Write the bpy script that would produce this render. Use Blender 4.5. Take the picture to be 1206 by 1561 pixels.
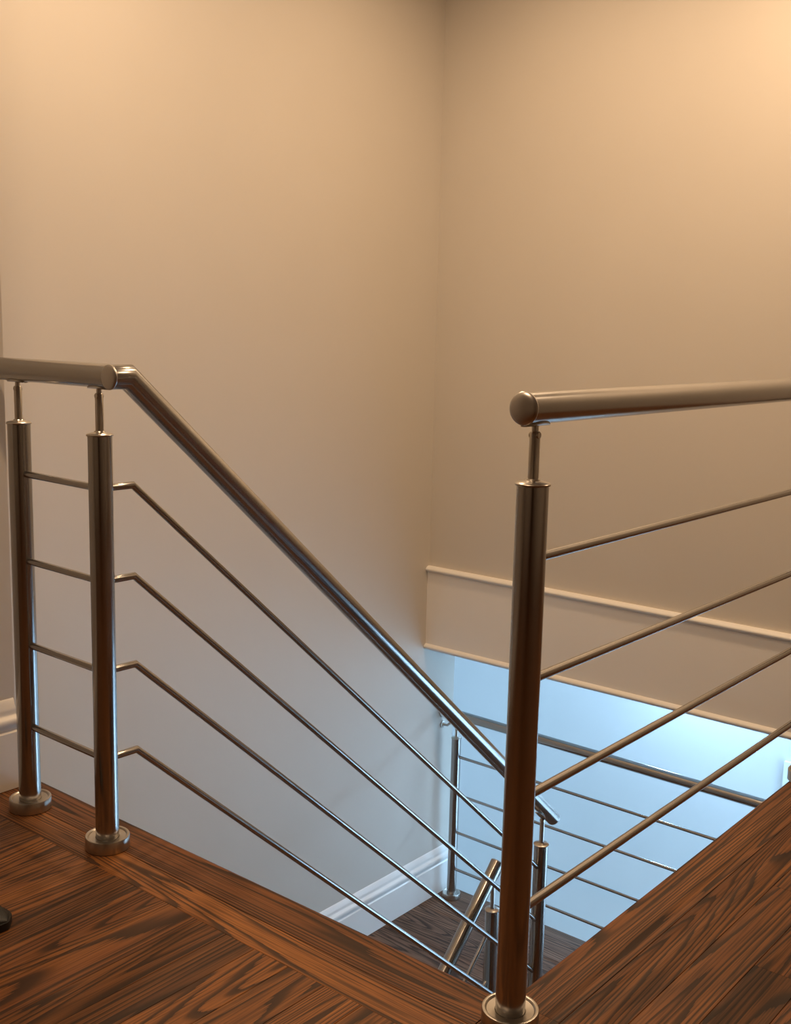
import bpy, bmesh, math, random
from mathutils import Vector, Matrix

for o in list(bpy.data.objects):
    bpy.data.objects.remove(o)
scene = bpy.context.scene
COL = scene.collection
random.seed(7)

# ------------------------------------------------------------------ camera
F_PX, YAW, PITCH, ROLL, CAM_H = 1712.12, 0.687376, 0.161369, 0.023427, 1.1502
fwd = Vector((-math.sin(YAW) * math.cos(PITCH), math.cos(YAW) * math.cos(PITCH), -math.sin(PITCH)))
rt = Vector((math.cos(YAW), math.sin(YAW), 0))
up = rt.cross(fwd)
c, s = math.cos(ROLL), math.sin(ROLL)
rt2, up2 = c * rt + s * up, -s * rt + c * up
cam_d = bpy.data.cameras.new('camera')
cam_d.sensor_fit = 'HORIZONTAL'
cam_d.sensor_width = 36.0
cam_d.lens = F_PX / 1206.0 * 36.0
cam_d.clip_start = 0.02
cam = bpy.data.objects.new('camera', cam_d)
COL.objects.link(cam)
m = Matrix((rt2, up2, -fwd)).transposed().to_4x4()
m.translation = (0, 0, CAM_H)
cam.matrix_world = m
scene.camera = cam

# ------------------------------------------------------------------ world, lights, exposure
world = bpy.data.worlds.new('world')
world.use_nodes = True
world.node_tree.nodes['Background'].inputs[0].default_value = (0.02, 0.02, 0.022, 1)
world.node_tree.nodes['Background'].inputs[1].default_value = 0.1
scene.world = world
scene.view_settings.view_transform = 'Standard'
scene.view_settings.look = 'None'
scene.view_settings.gamma = 1.0
scene.view_settings.exposure = -0.17
scene.view_settings.use_curve_mapping = False

WARM = (1.0, 0.69, 0.42)
COOL = (0.375, 0.655, 1.0)


def area(name, loc, direction, energy, color, sx, sy=None, shape='DISK', spread=180):
    d = bpy.data.lights.new(name, 'AREA')
    d.shape = shape
    d.size = sx
    if sy:
        d.size_y = sy
    d.energy = energy
    d.color = color
    d.spread = math.radians(spread)
    o = bpy.data.objects.new(name, d)
    COL.objects.link(o)
    o.location = loc
    o.rotation_euler = Vector(direction).to_track_quat('-Z', 'Y').to_euler()
    return o


CEIL = 2.88
# recessed warm downlights in the upper ceiling; the corner one is added fill
for (x, y, e) in ((-2.62, 2.25, 22), (-1.45, 3.70, 27), (-2.55, 3.60, 12), (-1.35, 0.75, 29), (-0.2, 3.74, 20)):
    area('downlight', (x, y, CEIL - 0.012), (0, 0, -1), e, WARM, 0.16)
# lower hall daylight stood in for by two added panels beside the landing
area('hall_daylight_fill', (-4.62, 4.75, -1.7), (0.35, 1, 0), 19, COOL, 1.6, 2.0, 'RECTANGLE')
area('hall_daylight_fill', (1.65, 4.70, -1.75), (0, 1, 0), 330, COOL, 2.3, 2.2, 'RECTANGLE')
# far wall lights: a downlight for the bright spot, outer two added as wash
for (x, y, e) in ((-3.75, 5.85, 3), (-2.74, 5.93, 23), (-1.75, 5.9, 11)):
    area('hall_wall_wash', (x, y, -0.494), (0, 0, -1), e, (0.42, 0.70, 1.0), 0.16)



# ------------------------------------------------------------------ materials
def new_mat(name):
    mt = bpy.data.materials.new(name)
    mt.use_nodes = True
    nt = mt.node_tree
    b = nt.nodes['Principled BSDF']
    return mt, nt, b


def link(nt, a, b):
    nt.links.new(a, b)


def paint(name, col, rough=0.5, bump=0.02):
    mt, nt, b = new_mat(name)
    tc = nt.nodes.new('ShaderNodeTexCoord')
    n = nt.nodes.new('ShaderNodeTexNoise')
    n.inputs['Scale'].default_value = 2.2
    n.inputs['Detail'].default_value = 4
    link(nt, tc.outputs['Object'], n.inputs['Vector'])
    r = nt.nodes.new('ShaderNodeMix')
    r.data_type = 'RGBA'
    r.inputs[6].default_value = (col[0] * .97, col[1] * .97, col[2] * .97, 1)
    r.inputs[7].default_value = (min(1, col[0] * 1.03), min(1, col[1] * 1.03), min(1, col[2] * 1.03), 1)
    link(nt, n.outputs['Fac'], r.inputs[0])
    link(nt, r.outputs[2], b.inputs['Base Color'])
    b.inputs['Roughness'].default_value = rough
    n2 = nt.nodes.new('ShaderNodeTexNoise')
    n2.inputs['Scale'].default_value = 350
    link(nt, tc.outputs['Object'], n2.inputs['Vector'])
    bp = nt.nodes.new('ShaderNodeBump')
    bp.inputs['Strength'].default_value = bump
    bp.inputs['Distance'].default_value = 0.002
    link(nt, n2.outputs['Fac'], bp.inputs['Height'])
    link(nt, bp.outputs['Normal'], b.inputs['Normal'])
    return mt


def steel(name, col=(0.40, 0.39, 0.38), rough=0.21):
    """brushed stainless steel, brushing runs along local Z of the generated streaks"""
    mt, nt, b = new_mat(name)
    b.inputs['Metallic'].default_value = 1.0
    tc = nt.nodes.new('ShaderNodeTexCoord')
    n = nt.nodes.new('ShaderNodeTexNoise')
    n.inputs['Scale'].default_value = 9
    n.inputs['Detail'].default_value = 2
    link(nt, tc.outputs['Object'], n.inputs['Vector'])
    mr = nt.nodes.new('ShaderNodeMapRange')
    mr.inputs['To Min'].default_value = rough - .03
    mr.inputs['To Max'].default_value = rough + .03
    link(nt, n.outputs['Fac'], mr.inputs['Value'])
    link(nt, mr.outputs['Result'], b.inputs['Roughness'])
    mx = nt.nodes.new('ShaderNodeMix')
    mx.data_type = 'RGBA'
    mx.inputs[6].default_value = (col[0] * .94, col[1] * .94, col[2] * .94, 1)
    mx.inputs[7].default_value = (col[0] * 1.06, col[1] * 1.06, col[2] * 1.06, 1)
    link(nt, n.outputs['Fac'], mx.inputs[0])
    link(nt, mx.outputs[2], b.inputs['Base Color'])
    return mt


def oak(name, light, mid, dark, rough=0.4):
    """stained oak; board length lies along local X, tone comes from the board's own object colour"""
    mt, nt, b = new_mat(name)
    N = nt.nodes.new
    tc = N('ShaderNodeTexCoord')
    oi = N('ShaderNodeObjectInfo')
    off = N('ShaderNodeVectorMath'); off.operation = 'SCALE'
    off.inputs[0].default_value = (13.7, 7.3, 3.1)
    link(nt, oi.outputs['Random'], off.inputs['Scale'])
    add = N('ShaderNodeVectorMath'); add.operation = 'ADD'
    link(nt, tc.outputs['Object'], add.inputs[0]); link(nt, off.outputs[0], add.inputs[1])
    # cathedral figure: contour lines of a stretched noise
    m1 = N('ShaderNodeMapping'); m1.inputs['Scale'].default_value = (0.42, 8.0, 8.0)
    link(nt, add.outputs[0], m1.inputs['Vector'])
    n1 = N('ShaderNodeTexNoise'); n1.inputs['Scale'].default_value = 1.0; n1.inputs['Detail'].default_value = 2.0
    n1.inputs['Roughness'].default_value = 0.35; n1.inputs['Distortion'].default_value = 0.3
    link(nt, m1.outputs[0], n1.inputs['Vector'])
    mul = N('ShaderNodeMath'); mul.operation = 'MULTIPLY'; mul.inputs[1].default_value = 30.0
    link(nt, n1.outputs['Fac'], mul.inputs[0])
    # open pores: fine dashes along the grain
    m2 = N('ShaderNodeMapping'); m2.inputs['Scale'].default_value = (6.0, 300.0, 300.0)
    link(nt, add.outputs[0], m2.inputs['Vector'])
    n2 = N('ShaderNodeTexNoise'); n2.inputs['Scale'].default_value = 1.0; n2.inputs['Detail'].default_value = 3.0
    link(nt, m2.outputs[0], n2.inputs['Vector'])
    pores = N('ShaderNodeMapRange'); pores.inputs['From Min'].default_value = 0.36; pores.inputs['From Max'].default_value = 0.58
    link(nt, n2.outputs['Fac'], pores.inputs['Value'])
    # ragged growth-ring lines
    jit = N('ShaderNodeMath'); jit.operation = 'MULTIPLY_ADD'; jit.inputs[1].default_value = 0.40
    link(nt, n2.outputs['Fac'], jit.inputs[0]); link(nt, mul.outputs[0], jit.inputs[2])
    fr = N('ShaderNodeMath'); fr.operation = 'FRACT'
    link(nt, jit.outputs[0], fr.inputs[0])
    ring = N('ShaderNodeValToRGB')
    ring.color_ramp.elements[0].position = 0.0; ring.color_ramp.elements[0].color = (0.55, 0.55, 0.55, 1)
    ring.color_ramp.elements[1].position = 1.0; ring.color_ramp.elements[1].color = (0.0, 0.0, 0.0, 1)
    e = ring.color_ramp.elements.new(0.12); e.color = (1, 1, 1, 1)
    e = ring.color_ramp.elements.new(0.58); e.color = (0.92, 0.92, 0.92, 1)
    e = ring.color_ramp.elements.new(0.76); e.color = (0.14, 0.14, 0.14, 1)
    link(nt, fr.outputs[0], ring.inputs[0])
    # broad streaks
    m3 = N('ShaderNodeMapping'); m3.inputs['Scale'].default_value = (1.2, 20.0, 20.0)
    link(nt, add.outputs[0], m3.inputs['Vector'])
    n3 = N('ShaderNodeTexNoise'); n3.inputs['Scale'].default_value = 1.0; n3.inputs['Detail'].default_value = 4.0
    link(nt, m3.outputs[0], n3.inputs['Vector'])
    c1 = N('ShaderNodeMix'); c1.data_type = 'RGBA'
    c1.inputs[6].default_value = (*mid, 1); c1.inputs[7].default_value = (*light, 1)
    sr = N('ShaderNodeMapRange'); sr.inputs['From Min'].default_value = 0.3; sr.inputs['From Max'].default_value = 0.7
    link(nt, n3.outputs['Fac'], sr.inputs['Value']); link(nt, sr.outputs[0], c1.inputs[0])
    pm = N('ShaderNodeMath'); pm.operation = 'MULTIPLY'
    p2 = N('ShaderNodeMapRange'); p2.inputs['To Min'].default_value = 0.35
    link(nt, pores.outputs[0], p2.inputs['Value'])
    link(nt, ring.outputs[0], pm.inputs[0]); link(nt, p2.outputs[0], pm.inputs[1])
    c2 = N('ShaderNodeMix'); c2.data_type = 'RGBA'
    c2.inputs[6].default_value = (*dark, 1)
    link(nt, pm.outputs[0], c2.inputs[0]); link(nt, c1.outputs[2], c2.inputs[7])
    tone = N('ShaderNodeMix'); tone.data_type = 'RGBA'; tone.blend_type = 'MULTIPLY'
    tone.inputs[0].default_value = 1.0
    link(nt, c2.outputs[2], tone.inputs[6]); link(nt, oi.outputs['Color'], tone.inputs[7])
    link(nt, tone.outputs[2], b.inputs['Base Color'])
    rr = N('ShaderNodeMapRange'); rr.inputs['To Min'].default_value = rough + .14; rr.inputs['To Max'].default_value = rough
    link(nt, pm.outputs[0], rr.inputs['Value']); link(nt, rr.outputs[0], b.inputs['Roughness'])
    bp = N('ShaderNodeBump'); bp.inputs['Strength'].default_value = 0.15; bp.inputs['Distance'].default_value = 0.001
    link(nt, pm.outputs[0], bp.inputs['Height']); link(nt, bp.outputs[0], b.inputs['Normal'])
    b.inputs['Specular IOR Level'].default_value = 0.35
    return mt


M_WALL = paint('wall_paint', (0.645, 0.60, 0.54), 0.5)
M_HALL = paint('hall_paint', (0.76, 0.745, 0.72), 0.45)
M_TRIM = paint('trim_paint', (0.84, 0.82, 0.79), 0.32, 0.01)
M_BAND = paint('band_paint', (0.87, 0.84, 0.80), 0.42, 0.01)
M_CEIL = paint('ceiling_paint', (0.80, 0.79, 0.77), 0.7)
M_STEEL = steel('brushed_steel')
M_CAP = steel('polished_steel', (0.52, 0.49, 0.45), 0.29)
M_ENDCAP = steel('satin_steel', (0.50, 0.475, 0.45), 0.36)
M_OAK = oak('stained_oak', (0.325, 0.124, 0.029), (0.188, 0.064, 0.0165), (0.034, 0.0135, 0.0055))
M_OAK2 = oak('landing_oak', (0.25, 0.145, 0.088), (0.15, 0.088, 0.055), (0.040, 0.025, 0.017), 0.6)
M_SUB, _nt, _b = new_mat('subfloor'); _b.inputs['Base Color'].default_value = (0.03, 0.018, 0.012, 1)
M_BLACK, _nt, _b = new_mat('black_leather')
_b.inputs['Base Color'].default_value = (0.006, 0.006, 0.0055, 1); _b.inputs['Roughness'].default_value = 0.5
M_DOOR = paint('door_paint', (0.80, 0.80, 0.79), 0.35, 0.01)


# ------------------------------------------------------------------ mesh helpers
def tag(o, label=None, cat=None, group=None, kind=None):
    for k, v in (('label', label), ('category', cat), ('group', group), ('kind', kind)):
        if v:
            o[k] = v
    return o


def empty(name, loc):
    o = bpy.data.objects.new(name, None)
    o.empty_display_size = 0.05
    o.location = loc
    COL.objects.link(o)
    return o


def finish(name, bm, mat, parent=None, smooth=False, org=None):
    """link a bmesh (world coordinates) as one object; org = the root's location the vertices are taken relative to"""
    if org is not None:
        bmesh.ops.translate(bm, verts=bm.verts, vec=-Vector(org))
    bmesh.ops.recalc_face_normals(bm, faces=bm.faces)
    me = bpy.data.meshes.new(name)
    bm.to_mesh(me)
    bm.free()
    me.materials.append(mat)
    if smooth:
        me.polygons.foreach_set('use_smooth', [True] * len(me.polygons))
        me.set_sharp_from_angle(angle=math.radians(38))
    o = bpy.data.objects.new(name, me)
    COL.objects.link(o)
    if parent is not None:
        o.parent = parent
    elif org is not None:
        o.location = org
    return o


def box(bm, lo, hi):
    vs = [bm.verts.new((x, y, z)) for x in (lo[0], hi[0]) for y in (lo[1], hi[1]) for z in (lo[2], hi[2])]
    for f in ((0, 1, 3, 2), (4, 6, 7, 5), (0, 4, 5, 1), (2, 3, 7, 6), (0, 2, 6, 4), (1, 5, 7, 3)):
        bm.faces.new([vs[i] for i in f])
    return bm


def bbox(lo, hi):
    return box(bmesh.new(), lo, hi)


def tube(bm, pts, r, seg=28, cap=True):
    """round bar along a polyline with mitred bends"""
    pts = [Vector(p) for p in pts]
    dirs = [(pts[i + 1] - pts[i]).normalized() for i in range(len(pts) - 1)]
    d0 = dirs[0]
    ref = Vector((0, 0, 1)) if abs(d0.z) < 0.9 else Vector((1, 0, 0))
    u = d0.cross(ref).normalized()
    v = d0.cross(u).normalized()
    rings = [[bm.verts.new(pts[0] + r * (math.cos(a) * u + math.sin(a) * v))
              for a in (2 * math.pi * k / seg for k in range(seg))]]
    for i in range(1, len(pts)):
        din = dirs[i - 1]
        n = (din + dirs[i]).normalized() if i < len(dirs) else din
        prev = rings[-1]
        ring = []
        for w in prev:
            t = (pts[i] - w.co).dot(n) / din.dot(n)
            ring.append(bm.verts.new(w.co + din * t))
        for k in range(seg):
            bm.faces.new((prev[k], prev[(k + 1) % seg], ring[(k + 1) % seg], ring[k]))
        rings.append(ring)
    if cap:
        bm.faces.new(rings[0][::-1])
        bm.faces.new(rings[-1])
    return bm


def lathe(bm, base, axis, prof, seg=36):
    """prof: list of (radius, height along axis)"""
    base = Vector(base)
    axis = Vector(axis).normalized()
    ref = Vector((0, 0, 1)) if abs(axis.z) < 0.9 else Vector((1, 0, 0))
    u = axis.cross(ref).normalized()
    v = axis.cross(u).normalized()
    last = None
    for (r, h) in prof:
        if r < 1e-6:
            ring = [bm.verts.new(base + axis * h)]
        else:
            ring = [bm.verts.new(base + axis * h + r * (math.cos(2 * math.pi * k / seg) * u + math.sin(2 * math.pi * k / seg) * v))
                    for k in range(seg)]
        if last is not None:
            if len(last) == 1 and len(ring) > 1:
                for k in range(seg):
                    bm.faces.new((last[0], ring[k], ring[(k + 1) % seg]))
            elif len(ring) == 1 and len(last) > 1:
                for k in range(seg):
                    bm.faces.new((last[(k + 1) % seg], last[k], ring[0]))
            elif len(ring) > 1:
                for k in range(seg):
                    bm.faces.new((last[k], last[(k + 1) % seg], ring[(k + 1) % seg], ring[k]))
        last = ring
    return bm


def extrude_profile(prof, p0, p1, out):
    """sweep a closed (offset, height) profile from p0 to p1; offsets point along 'out'"""
    bm = bmesh.new()
    p0, p1, out = Vector(p0), Vector(p1), Vector(out)
    A = [bm.verts.new(p0 + out * o + Vector((0, 0, z))) for o, z in prof]
    B = [bm.verts.new(p1 + out * o + Vector((0, 0, z))) for o, z in prof]
    n = len(prof)
    for k in range(n):
        bm.faces.new((A[k], A[(k + 1) % n], B[(k + 1) % n], B[k]))
    bm.faces.new(A[::-1])
    bm.faces.new(B)
    return bm


def struct(name, bm, mat, parent=None, smooth=False):
    o = finish(name, bm, mat, parent, smooth)
    if parent is None:
        o['kind'] = 'structure'
    return o


# ------------------------------------------------------------------ key dimensions (metres, upper floor at z = 0)
X_EDGE, Y_EDGE = -0.976, 1.530          # edges of the stairwell opening
XA, YB = -3.442, 4.479                  # stairwell side wall, upper back wall
YFAR = 6.40                             # wall across the lower passage
ZL = -1.895                             # landing
ZLOW = -3.40                            # lower floor
XHALL = -5.6                           # left end of the lower hall
X_NEARWALL, Y_NEARWALL = -2.4155, 1.471  # end of the wall beside the upper floor
BAND_TOP, BAND_BOT = -0.042, -0.482
LAND_EDGE = 4.735

# ------------------------------------------------------------------ shell
struct('wall_left', bbox((XA - 0.15, 1.30, ZLOW), (XA, LAND_EDGE - .012, CEIL)), M_WALL)
struct('wall_near_left', bbox((XA - 0.15, -3.0, -0.28), (X_NEARWALL, Y_NEARWALL, CEIL)), M_WALL)
struct('wall_back', bbox((XA, YB, BAND_BOT), (3.0, YB + 0.14, CEIL)), M_WALL)
struct('wall_far', bbox((XHALL, YFAR, ZLOW), (3.0, YFAR + 0.15, BAND_BOT)), M_HALL)
struct('wall_right', bbox((3.0, -3.0, ZLOW), (3.15, YFAR + .15, CEIL)), M_WALL)
struct('wall_front', bbox((XA - 0.15, -3.15, ZLOW), (3.15, -3.0, CEIL)), M_WALL)
struct('ceiling', bbox((XA - .15, -3.0, CEIL), (3.15, YB + .14, CEIL + 0.1)), M_CEIL)
struct('wall_hall_end', bbox((XHALL - .15, 4.60, ZLOW), (XHALL, YFAR, BAND_BOT)), M_HALL)
struct('wall_hall_near', bbox((XHALL, 4.60, ZLOW), (XA - .15, LAND_EDGE - .012, BAND_BOT)), M_HALL)
struct('wall_behind_panel', bbox((0.2, 4.56, ZLOW), (3.0, 4.66, BAND_BOT)), M_HALL)  # unseen, windowless wall added behind the right daylight panel
struct('wall_light_stop', bbox((0.2, 3.0, ZLOW), (0.3, 4.56, -0.28)), M_WALL)  # unseen wall, added to keep hall light off the back-wall band
struct('ceiling_lower', bbox((XHALL, YB + 0.14, BAND_BOT), (3.0, YFAR + .15, BAND_BOT + .1)), M_CEIL)
struct('floor_lower', bbox((XHALL - .15, -3.0, ZLOW - .1), (3.15, YFAR + .15, ZLOW)), M_CEIL)
struct('wall_under_edge', bbox((XA, Y_EDGE - .16, ZLOW), (X_EDGE, Y_EDGE - 0.06, -0.28)), M_WALL)
struct('wall_stair_side', bbox((X_EDGE + .03, Y_EDGE - .06, ZLOW), (X_EDGE + 0.13, 2.7, -0.28)), M_WALL)

M_DARK, _nt, _b = new_mat('dark_panel')
_b.inputs['Base Color'].default_value = (0.018, 0.011, 0.007, 1); _b.inputs['Roughness'].default_value = 0.5
struct('dark_reflection_panel', bbox((1.35, -2.999, 0.001), (2.95, -2.95, 2.2)), M_DARK)  # unseen dark slab behind the camera, added for the steel to reflect

# band at floor level on the back wall, with a moulding along both edges
band = struct('trim_1', bbox((XA, YB - 0.016, BAND_BOT), (X_EDGE - 0.002, YB, BAND_TOP)), M_BAND)


def half_round(z0, h, d):
    return [(0, z0)] + [(d * math.sin(math.pi * t / 10) ** 0.7, z0 + h * t / 10) for t in range(1, 10)] + [(0, z0 + h)]


for z0 in (BAND_TOP - 0.031, BAND_BOT):
    h = 0.031 if z0 > -0.3 else 0.032
    finish('moulding', extrude_profile(half_round(z0, h, 0.017), (XA + .001, YB - 0.016, 0), (X_EDGE - .002, YB - 0.016, 0), (0, -1, 0)), M_TRIM, band, True)

# tall moulded baseboards
BB = [(0, 0), (0.018, 0), (0.018, 0.150), (0.013, 0.154), (0.013, 0.160), (0.017, 0.165), (0.021, 0.173), (0.022, 0.182),
      (0.019, 0.189), (0.012, 0.194), (0.010, 0.199), (0.011, 0.206), (0.010, 0.214), (0.006, 0.222), (0.004, 0.232), (0, 0.236)]


def scaled(k):
    return [(o, z * k) for o, z in BB]


bb = finish('baseboard_near', extrude_profile(scaled(0.965), (X_NEARWALL, -2.9, 0.001), (X_NEARWALL, Y_NEARWALL - .004, 0.001), (1, 0, 0)), M_TRIM, None, True)
bb['kind'] = 'structure'
bb = finish('baseboard_landing', extrude_profile(scaled(1.10), (XA, 3.26, ZL + .001), (XA, LAND_EDGE - .02, ZL + .001), (1, 0, 0)), M_TRIM, None, True)
bb['kind'] = 'structure'

# ------------------------------------------------------------------ floors of boards
PLANK_T = 0.020


def plank(parent, name, x0, x1, y0, y1, z, along, tone, mat, nose=None):
    """one board; its mesh is laid out with the length on local X"""
    g = 0.0003
    L = ((x1 - x0) if along == 'x' else (y1 - y0)) / 2 - g
    W = ((y1 - y0) if along == 'x' else (x1 - x0)) / 2 - g
    bv = 0.0008
    prof = [(-W, -PLANK_T), (W, -PLANK_T), (W, -bv), (W - bv, 0), (-W + bv, 0), (-W, -bv)]
    if nose:                                  # rounded nosing towards the opening on the +W (1) or -W (-1) side
        prof = [(-W, -PLANK_T - .008), (W - .006, -PLANK_T - .008)]
        for k in range(7):
            a = -math.pi / 2 + math.pi * k / 6
            prof.append((W - .012 + .012 * math.cos(a), -.014 + .014 * math.sin(a)))
        prof += [(-W + bv, 0), (-W, -bv)]
        if nose < 0:
            prof = [(-a, b) for a, b in prof][::-1]
    bm = bmesh.new()
    A = [bm.verts.new((-L, a, b)) for a, b in prof]
    B = [bm.verts.new((L, a, b)) for a, b in prof]
    n = len(prof)
    for k in range(n):
        bm.faces.new((A[k], A[(k + 1) % n], B[(k + 1) % n], B[k]))
    bm.faces.new(A[::-1]); bm.faces.new(B)
    o = finish(name, bm, mat, parent)
    o.location = ((x0 + x1) / 2, (y0 + y1) / 2, z)
    if along == 'y':
        o.rotation_euler.z = math.pi / 2
    o.color = (tone[0], tone[1], tone[2], 1) if not isinstance(tone, (int, float)) else (tone, tone, tone, 1)
    return o


fl = bmesh.new()
box(fl, (X_NEARWALL - .3, -3.0, -0.28), (X_EDGE + .02, Y_EDGE - .02, -PLANK_T - .001))
box(fl, (X_EDGE + .02, -3.0, -0.28), (3.0, YB, -PLANK_T - .001))
floor = struct('floor', fl, M_SUB)

# two border boards along the stair head, then field boards that butt against them
plank(floor, 'nosing_board', X_NEARWALL - .28, X_EDGE - .001, 1.425, Y_EDGE, 0, 'x', (0.72, 0.66, 0.62), M_OAK, 1)
plank(floor, 'border_board', X_NEARWALL - .28, -1.957, 1.345, 1.425, 0, 'x', (0.80, 0.78, 0.74), M_OAK)
plank(floor, 'border_board', -1.957, X_EDGE - .001, 1.345, 1.425, 0, 'x', (1.22, 1.22, 1.15), M_OAK)
xs = [-2.414, -2.318, -2.222, -2.127, -2.037, -1.946, -1.856, -1.763, -1.67, -1.577, -1.499, -1.421, -1.332, -1.243, -1.154, -1.065, X_EDGE]
tones = [0.62, 0.58, 0.55, 1.05, 0.98, 1.02, 0.66, 0.98, 1.00, 0.72, 0.62, 1.12, 0.98, 1.15, 0.9, 0.85]
for i in range(len(xs) - 1):
    ends = [1.345]
    y = 1.345
    first = True
    while y > -2.9:
        L = random.uniform(0.9, 1.7) if not first else random.uniform(0.75, 1.5)
        y2 = max(-2.99, y - L)
        t = tones[i] if first else random.uniform(0.6, 1.15)
        plank(floor, 'floor_board', xs[i], xs[i + 1], y2, y, 0, 'y', (t, t * .99, t * .96), M_OAK)
        y = y2
        first = False
# side of the opening: boards run away from the viewer, the first one is the nosing
xr = [X_EDGE, -0.871, -0.782, -0.692, -0.601]
while xr[-1] < 2.9:
    xr.append(xr[-1] + 0.0895)
for i in range(len(xr) - 1):
    if i == 0:
        segs = [(Y_EDGE, 3.35, 0.86), (3.35, YB - .001, 0.9), (-.6, Y_EDGE, .86), (-2.99, -.6, 1.0)]
    elif i == 1:
        segs = [(-2.99, -.4, .9), (-.4, 1.18, 1.05), (1.18, 2.95, 0.92), (2.95, YB - .001, 0.8)]
    elif i == 2:
        segs = [(-2.99, 0.2, .8), (0.2, 2.25, 0.95), (2.25, YB - .001, 0.85)]
    elif i == 3:
        segs = [(-2.99, -.5, 1.0), (-.5, 0.6, .9), (0.6, 1.925, 0.52), (1.925, YB - .001, 0.95)]
    else:
        if xr[i] > 1.2:
            segs = [(-2.99, YB - .001, random.uniform(.7, 1.05))]
        else:
            a = random.uniform(-1.4, .0); b = a + random.uniform(1.4, 2.2)
            segs = [(-2.99, a, random.uniform(.7, 1.1)), (a, b, random.uniform(.6, 1.1)), (b, YB - .001, random.uniform(.7, 1.1))]
    for (a, b, t) in segs:
        plank(floor, 'nosing_board' if i == 0 and a >= 1.5 else 'floor_board', xr[i], xr[i + 1], a, b, 0, 'y', (t, t * .97, t * .94), M_OAK,
              1 if i == 0 and a >= 1.5 else None)

# landing: boards run across, parallel to the back wall
lf = bmesh.new()
box(lf, (XA, 3.25, ZL - .22), (-2.06, LAND_EDGE - .01, ZL - PLANK_T - .001))
box(lf, (-2.06, 3.47, ZL - .22), (0.199, LAND_EDGE - .01, ZL - PLANK_T - .001))
landing = struct('landing_floor', lf, M_SUB)
y = LAND_EDGE
k = 0
while y > 3.3:
    w = 0.09 if k else 0.105
    y0 = max(y - w, 3.25)
    xl, xr_ = XA + .001, 0.2
    if y0 < 3.47:
        xr_ = -2.06
    xr_ = min(xr_, .199)
    cuts = [xl] + ([] if xr_ < 0 else [random.uniform(-2.6, -1.2)]) + [xr_]
    for a, b in zip(cuts[:-1], cuts[1:]):
        t = random.uniform(.75, 1.1)
        plank(landing, 'nosing_board' if k == 0 else 'floor_board', a, b, y0, y, ZL, 'x', t, M_OAK2, 1 if k == 0 else None)
    y = y0
    k += 1

# stair flights: treads and risers
RISE, GO = 0.1895, 0.2149
f1 = struct('stair_flight', bbox((X_EDGE - .03, Y_EDGE - .03, -0.6), (X_EDGE + .029, Y_EDGE + .02, -0.281)), M_WALL)
for n in range(1, 10):
    z = -RISE * n
    ya = Y_EDGE + GO * (n - 1)
    o = finish('tread', bbox((-2.04, ya - .0, z - .032), (X_EDGE - .032, ya + GO + .02, z)), M_OAK, f1)
    o.color = (.9, .9, .9, 1)
    finish('riser', bbox((-2.03, ya - .016, z + .0), (X_EDGE - .032, ya - .001, z + RISE - .033)), M_OAK, f1)
f2 = struct('stair_flight', bbox((XA + .001, 3.20, ZL - .22), (-2.08, 3.249, ZL - .03)), M_WALL)
for n in range(1, 6):
    z = ZL - RISE * n
    yb = 3.25 - GO * (n - 1)
    o = finish('tread', bbox((XA + .001, yb - GO - .02, z - .032), (-2.08, yb - .05, z)), M_OAK2, f2)
    o.color = (.9, .9, .9, 1)
    finish('riser', bbox((XA + .001, yb - .066, z + .0), (-2.09, yb - .051, z + RISE - .033)), M_OAK2, f2)

# door in the far wall of the lower passage
dx0, dztop = -1.885 * YFAR / 5.45, 1.15 - (1.15 + .955) * YFAR / 5.45
door = struct('door_1', bbox((dx0 + .07, YFAR - .012, ZLOW), (dx0 + .07 + .82, YFAR, dztop - .07)), M_DOOR)
cas = bmesh.new()
box(cas, (dx0, YFAR - .024, ZLOW), (dx0 + .07, YFAR, dztop))
box(cas, (dx0 + .89, YFAR - .024, ZLOW), (dx0 + .96, YFAR, dztop))
box(cas, (dx0 + .07, YFAR - .024, dztop - .07), (dx0 + .89, YFAR, dztop))
finish('door_casing', cas, M_TRIM, door)
for (a, b, z0, z1) in ((.11, .43, ZLOW + 1.15, dztop - .16), (.53, .85, ZLOW + 1.15, dztop - .16), (.11, .43, ZLOW + .2, ZLOW + 1.0), (.53, .85, ZLOW + .2, ZLOW + 1.0)):
    finish('door_panel', bbox((dx0 + a + .02, YFAR - .017, z0), (dx0 + b, YFAR - .011, z1)), M_DOOR, door)

# ------------------------------------------------------------------ steel railings
R_TUBE, R_RAIL, R_PIN = 0.0254, 0.0079, 0.0086
RAILS = (0.198, 0.397, 0.597, 0.798)
H_POST, H_HAND = 0.915, 1.036


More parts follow.
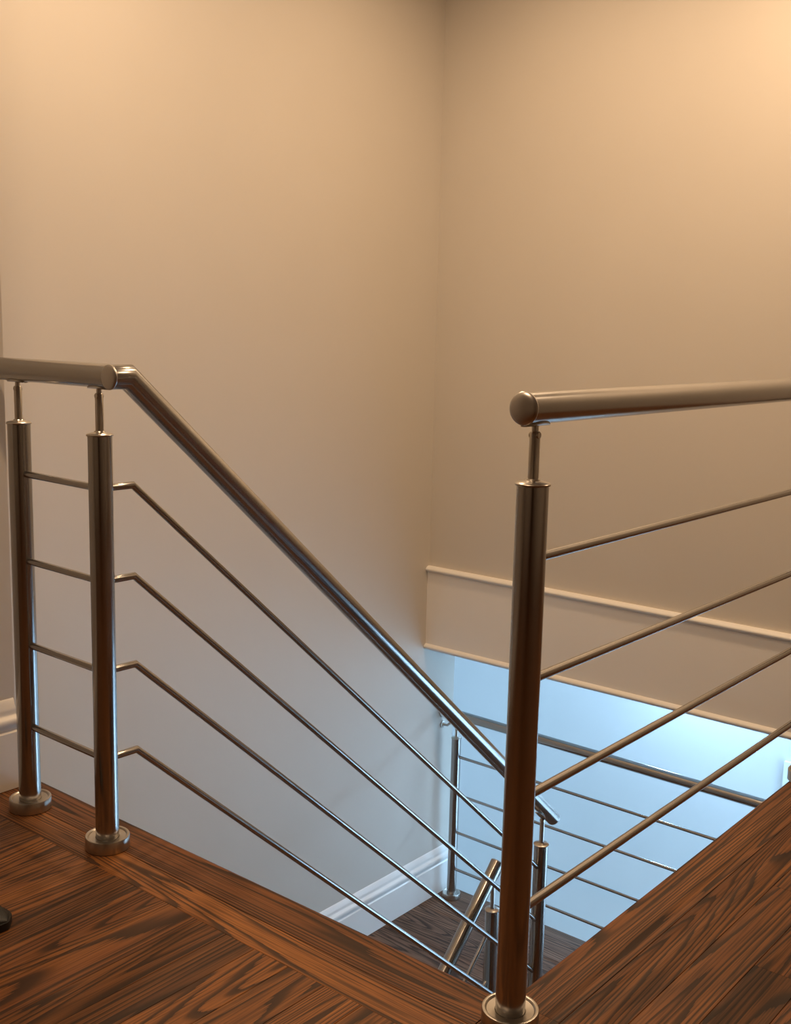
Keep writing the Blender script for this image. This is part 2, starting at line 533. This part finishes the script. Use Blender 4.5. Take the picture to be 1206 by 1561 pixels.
def post(root, org, x, y, z0, ztop, zhand, slope=0.0, axis='y', face=1):
    """tube post with floor flange, cap disc, pin and saddle"""
    bm = lathe(bmesh.new(), (x, y, z0 + .014), (0, 0, 1), [(0, 0), (R_TUBE, 0), (R_TUBE, ztop - z0 - .014), (0, ztop - z0 - .014)])
    p = finish('post', bm, M_STEEL, root, True, org)
    R = 0.0485
    finish('base_flange', lathe(bmesh.new(), (x, y, z0 + .0005), (0, 0, 1),
           [(0, 0), (R - .001, 0), (R, .001), (R, .0265), (R - .001, .0283), (R - .0045, .0290), (R - .0065, .0280), (R - .0085, .0250), (R_TUBE + .001, .0240), (R_TUBE, .0230), (0, .0230)], 48), M_CAP, p, True, org)
    finish('post_cap', lathe(bmesh.new(), (x, y, ztop), (0, 0, 1),
           [(0, -.004), (R_TUBE - .001, -.004), (R_TUBE - .001, 0), (R_TUBE + .0024, 0.0005), (R_TUBE + .0028, .0032), (R_TUBE + .001, .005), (.012, .0085), (.0105, .011), (0, .011)]), M_CAP, p, True, org)
    # pin with a small hinge knuckle under the handrail
    zt = zhand - R_TUBE - .001
    pb = lathe(bmesh.new(), (x, y, ztop + .006), (0, 0, 1), [(0, 0), (R_PIN, 0), (R_PIN, zt - ztop - .018), (R_PIN * .85, zt - ztop - .016), (0, zt - ztop - .016)], 20)
    pin = finish('pin', pb, M_CAP, p, True, org)
    d = Vector((1, 0, 0)) if axis == 'x' else Vector((0, 1, 0))
    side = Vector((0, 1, 0)) if axis == 'x' else Vector((1, 0, 0))
    kb = bmesh.new()
    cpos = Vector((x, y, zt - .016))
    lathe(kb, cpos - side * .0085, side, [(0, 0), (.0050, 0), (.0060, .001), (.0060, .016), (.0050, .017), (0, .017)], 18)
    lathe(kb, cpos, (0, 0, 1), [(0, -.004), (.0055, -.004), (.0055, .0175), (0, .0175)], 16)
    finish('knuckle', kb, M_CAP, p, True, org)
    # saddle: curved plate hugging the underside of the handrail
    t = Vector((d.x, d.y, slope)).normalized()
    n = t.cross(side).normalized()
    if n.z > 0:
        n = -n
    ctr = Vector((x, y, zhand))
    sb = bmesh.new()
    rows = []
    for i in range(9):
        u = -0.032 + 0.064 * i / 8
        half = 0.62 * math.sqrt(max(0.12, 1 - (u / .034) ** 2))
        row = []
        for rr in (R_TUBE + .0002, R_TUBE + .0030):
            for j in range(9):
                a = -half + 2 * half * j / 8
                row.append(sb.verts.new(ctr + t * u + rr * (math.cos(a) * n + math.sin(a) * side)))
        rows.append(row)
    for i in range(8):
        for j in range(8):
            sb.faces.new((rows[i][j], rows[i][j + 1], rows[i + 1][j + 1], rows[i + 1][j]))
            sb.faces.new((rows[i][9 + j], rows[i + 1][9 + j], rows[i + 1][10 + j], rows[i][10 + j]))
        for j in (0, 8):
            sb.faces.new((rows[i][j], rows[i + 1][j], rows[i + 1][9 + j], rows[i][9 + j]))
    for i in (0, 8):
        for j in range(8):
            sb.faces.new((rows[i][j], rows[i][j + 1], rows[i][10 + j], rows[i][9 + j]))
    finish('saddle', sb, M_CAP, p, True, org)
    return p


def dome(root, org, pt, axis, name='end_cap', bulge=.008):
    prof = [(0, -.004), (R_TUBE - .0002, -.004), (R_TUBE + .0004, 0)]
    for k in range(1, 8):
        a = math.pi / 2 * k / 7
        prof.append((max(0, R_TUBE * math.cos(a)), bulge * math.sin(a)))
    prof[-1] = (0, bulge)
    return finish(name, lathe(bmesh.new(), pt, axis, prof), M_ENDCAP, root, True, org)


# --- railing along the side of the opening
XN, YN = -0.9346, 1.4735
org = Vector((XN, YN, 0))
gr = tag(empty('guard_railing', org), 'brushed steel railing running level beside the stairwell, its thick post nearest the viewer', 'railing')
hr = finish('handrail', tube(bmesh.new(), [(XN, YN - .035, H_HAND), (XN, YB - .002, H_HAND)], R_TUBE, 40), M_STEEL, gr, True, org)
dome(hr, org, (XN, YN - .035, H_HAND), (0, -1, 0))
post(gr, org, XN, YN, 0, H_POST, H_HAND)
post(gr, org, XN, 2.872, 0, H_POST, H_HAND)
post(gr, org, XN, 4.36, 0, H_POST, H_HAND)
for z in RAILS:
    finish('rail', tube(bmesh.new(), [(XN, YN + R_TUBE - .004, z), (XN, YB - .001, z)], R_RAIL, 18), M_STEEL, gr, True, org)

# --- railing that turns at the stair head and follows the flight down
XP, YP, XP1 = -1.9685, 1.4165, -2.2710
SL = 0.882
YBEND = 1.499
Y_LOW = 3.262
org = Vector((XP, YP, 0))
sr = tag(empty('stair_railing', org), 'brushed steel stair railing bending down from two posts at the stair head', 'railing')
HX = 1.041
xend = X_NEARWALL + .021
XE = -1.897                              # the rail turns just beside the post
YC = YP - .0268
ZEND = HX - SL * (3.335 - YBEND)
hr = finish('handrail', tube(bmesh.new(), [(XE, YC, HX), (XE, 1.435, HX), (XP, 3.335, ZEND)], R_TUBE, 40), M_STEEL, sr, True, org)
dl = Vector((XP - XE, 3.335 - 1.435, ZEND - HX)).normalized()
dome(hr, org, (XP, 3.335, ZEND), dl, bulge=.003)
dome(hr, org, (XE, YC, HX), (0, -1, 0), bulge=.006)
h2 = finish('handrail', tube(bmesh.new(), [(X_NEARWALL + .002, YP, HX), (XE - .006, YP, HX)], R_TUBE, 40), M_STEEL, sr, True, org)
finish('wall_flange', lathe(bmesh.new(), (X_NEARWALL + .0005, YP, HX), (1, 0, 0), [(0, 0), (.036, 0), (.036, .005), (.030, .008), (0, .008)]), M_CAP, h2, True, org)
post(sr, org, XP, YP, 0, H_POST, HX, axis='x')
post(sr, org, XP1, YP, 0, H_POST + .004, HX, axis='x')
zlow = -RISE * 9
post(sr, org, XP, Y_LOW, zlow, -0.654, HX - SL * (Y_LOW - YBEND) - .006, slope=-SL)
for z in RAILS:
    z += 0.006
    finish('rail', tube(bmesh.new(), [(XP, YP + R_TUBE - .004, z), (XP, YBEND, z), (XP, Y_LOW - R_TUBE + .004, z - SL * (Y_LOW - R_TUBE + .004 - YBEND))], R_RAIL, 18), M_STEEL, sr, True, org)
    finish('rail', tube(bmesh.new(), [(XP1 + R_TUBE - .004, YP, z + .003), (XP - R_TUBE + .004, YP, z)], R_RAIL, 18), M_STEEL, sr, True, org)

# --- level railing along the far edge of the landing
XL, YL = -3.348, 4.634
org = Vector((XL, YL, ZL))
lr = tag(empty('landing_railing', org), 'brushed steel level railing on the lower landing before the bright pale blue wall', 'railing')
zh = ZL + 1.036
hr = finish('handrail', tube(bmesh.new(), [(XA + .006, YL, zh), (0.1, YL, zh - .012)], R_TUBE, 32), M_STEEL, lr, True, org)
post(lr, org, XL, YL, ZL, ZL + .905, zh, axis='x')
post(lr, org, -1.55, YL, ZL, ZL + .9, zh - .008, axis='x')
for z in (0.168, 0.379, 0.592, 0.806):
    finish('rail', tube(bmesh.new(), [(XL + R_TUBE - .004, YL, ZL + z), (0.1, YL, ZL + z - .012)], R_RAIL, 16), M_STEEL, lr, True, org)
wf = finish('wall_flange', lathe(bmesh.new(), (XA + .0005, YL, zh), (1, 0, 0), [(0, 0), (.034, 0), (.034, .005), (.029, .008), (0, .008)]), M_CAP, hr, True, org)
wb = bmesh.new()
lathe(wb, (XA + .0005, YL - .004, zh - .075), (1, 0, 0), [(0, 0), (.019, 0), (.019, .005), (.012, .008), (.010, .012), (0, .012)], 24)
tube(wb, [(XA + .008, YL - .004, zh - .075), (XA + .035, YL - .004, zh - .072), (XA + .052, YL - .002, zh - .055), (XA + .056, YL, zh - .02)], .0065, 14)
finish('wall_bracket', wb, M_CAP, hr, True, org)

# --- railing of the flight below the landing
X2, Y2 = -2.20, 3.315
org = Vector((X2, Y2, ZL))
wr = tag(empty('lower_stair_railing', org), 'steel railing of the flight below, its short handrail end rising beside the nearest post', 'railing')
S2 = 0.965
y0h, z0h = 3.335, -0.826
yend = 2.05
hr = finish('handrail', tube(bmesh.new(), [(X2, y0h, z0h), (X2, yend, z0h - S2 * (y0h - yend))], R_TUBE, 32), M_STEEL, wr, True, org)
dome(hr, org, (X2, y0h, z0h), Vector((0, 1, S2)), bulge=.004)
post(wr, org, X2, Y2 - .004, ZL, -1.010, z0h - S2 * .03, slope=S2)
post(wr, org, X2, 2.12, ZLOW + .0, -2.13, z0h - S2 * (y0h - 2.12), slope=S2)
for dz in (.222, .425, .628, .83):
    finish('rail', tube(bmesh.new(), [(X2, Y2 - R_TUBE, z0h - S2 * (y0h - Y2 + R_TUBE) - dz), (X2, 2.12 + R_TUBE - .004, z0h - S2 * (y0h - 2.12 - R_TUBE + .004) - dz)], R_RAIL, 16), M_STEEL, wr, True, org)

# ------------------------------------------------------------------ black shoe tip at the picture's edge
def shoe(tip, heading, length=.27):
    h = Vector((math.cos(heading), math.sin(heading), 0))
    sd = Vector((-h.y, h.x, 0))
    org = Vector(tip) - h * length * .5
    root = tag(empty('shoe', (org.x, org.y, 0)), 'black rounded toe of a shoe on the oak floorboards', 'shoe')
    def outline(t, grow=0):
        # half width along the length, t = 0 heel, 1 toe
        return (.036 + .012 * math.sin(math.pi * min(1, t * 1.15 + .05) * .75)) * math.sqrt(max(0.0, 1 - max(0, (t - .72) / .28) ** 2.2)) * math.sqrt(max(0, 1 - max(0, (.12 - t) / .12) ** 2)) + grow
    sole = bmesh.new(); rows = []
    N = 24
    for i in range(N + 1):
        t = i / N
        w = max(.002, outline(t, .003))
        p = Vector(tip) - h * length * (1 - t)
        rows.append([sole.verts.new(p + sd * (w * q) + Vector((0, 0, z))) for q, z in ((-1, .001), (1, .001), (1, .016), (-1, .016))])
    for a, b in zip(rows[:-1], rows[1:]):
        for k in range(4):
            sole.faces.new((a[k], a[(k + 1) % 4], b[(k + 1) % 4], b[k]))
    sole.faces.new(rows[0][::-1]); sole.faces.new(rows[-1])
    finish('sole', sole, M_BLACK, root, True, (org.x, org.y, 0))
    uppr = bmesh.new(); rows = []
    for i in range(N + 1):
        t = i / N
        w = max(.0015, outline(t, -.002))
        ht = .018 + (.075 * (1 - t) ** .9 + .005) * math.sqrt(max(0, 1 - max(0, (t - .8) / .2) ** 2))
        p = Vector(tip) - h * (length * (1 - t) + .003 * t)
        row = []
        for k in range(11):
            a = math.pi * k / 10
            row.append(uppr.verts.new(p + sd * (w * math.copysign(abs(math.cos(a)) ** .7, math.cos(a))) + Vector((0, 0, .014 + (ht - .014) * math.sin(a)))))
        rows.append(row)
    for a, b in zip(rows[:-1], rows[1:]):
        for k in range(10):
            uppr.faces.new((a[k], a[k + 1], b[k + 1], b[k]))
    uppr.faces.new(rows[0][::-1]); uppr.faces.new(rows[-1])
    finish('upper', uppr, M_BLACK, root, True, (org.x, org.y, 0))


shoe((-1.819, 1.080, 0), math.radians(24))
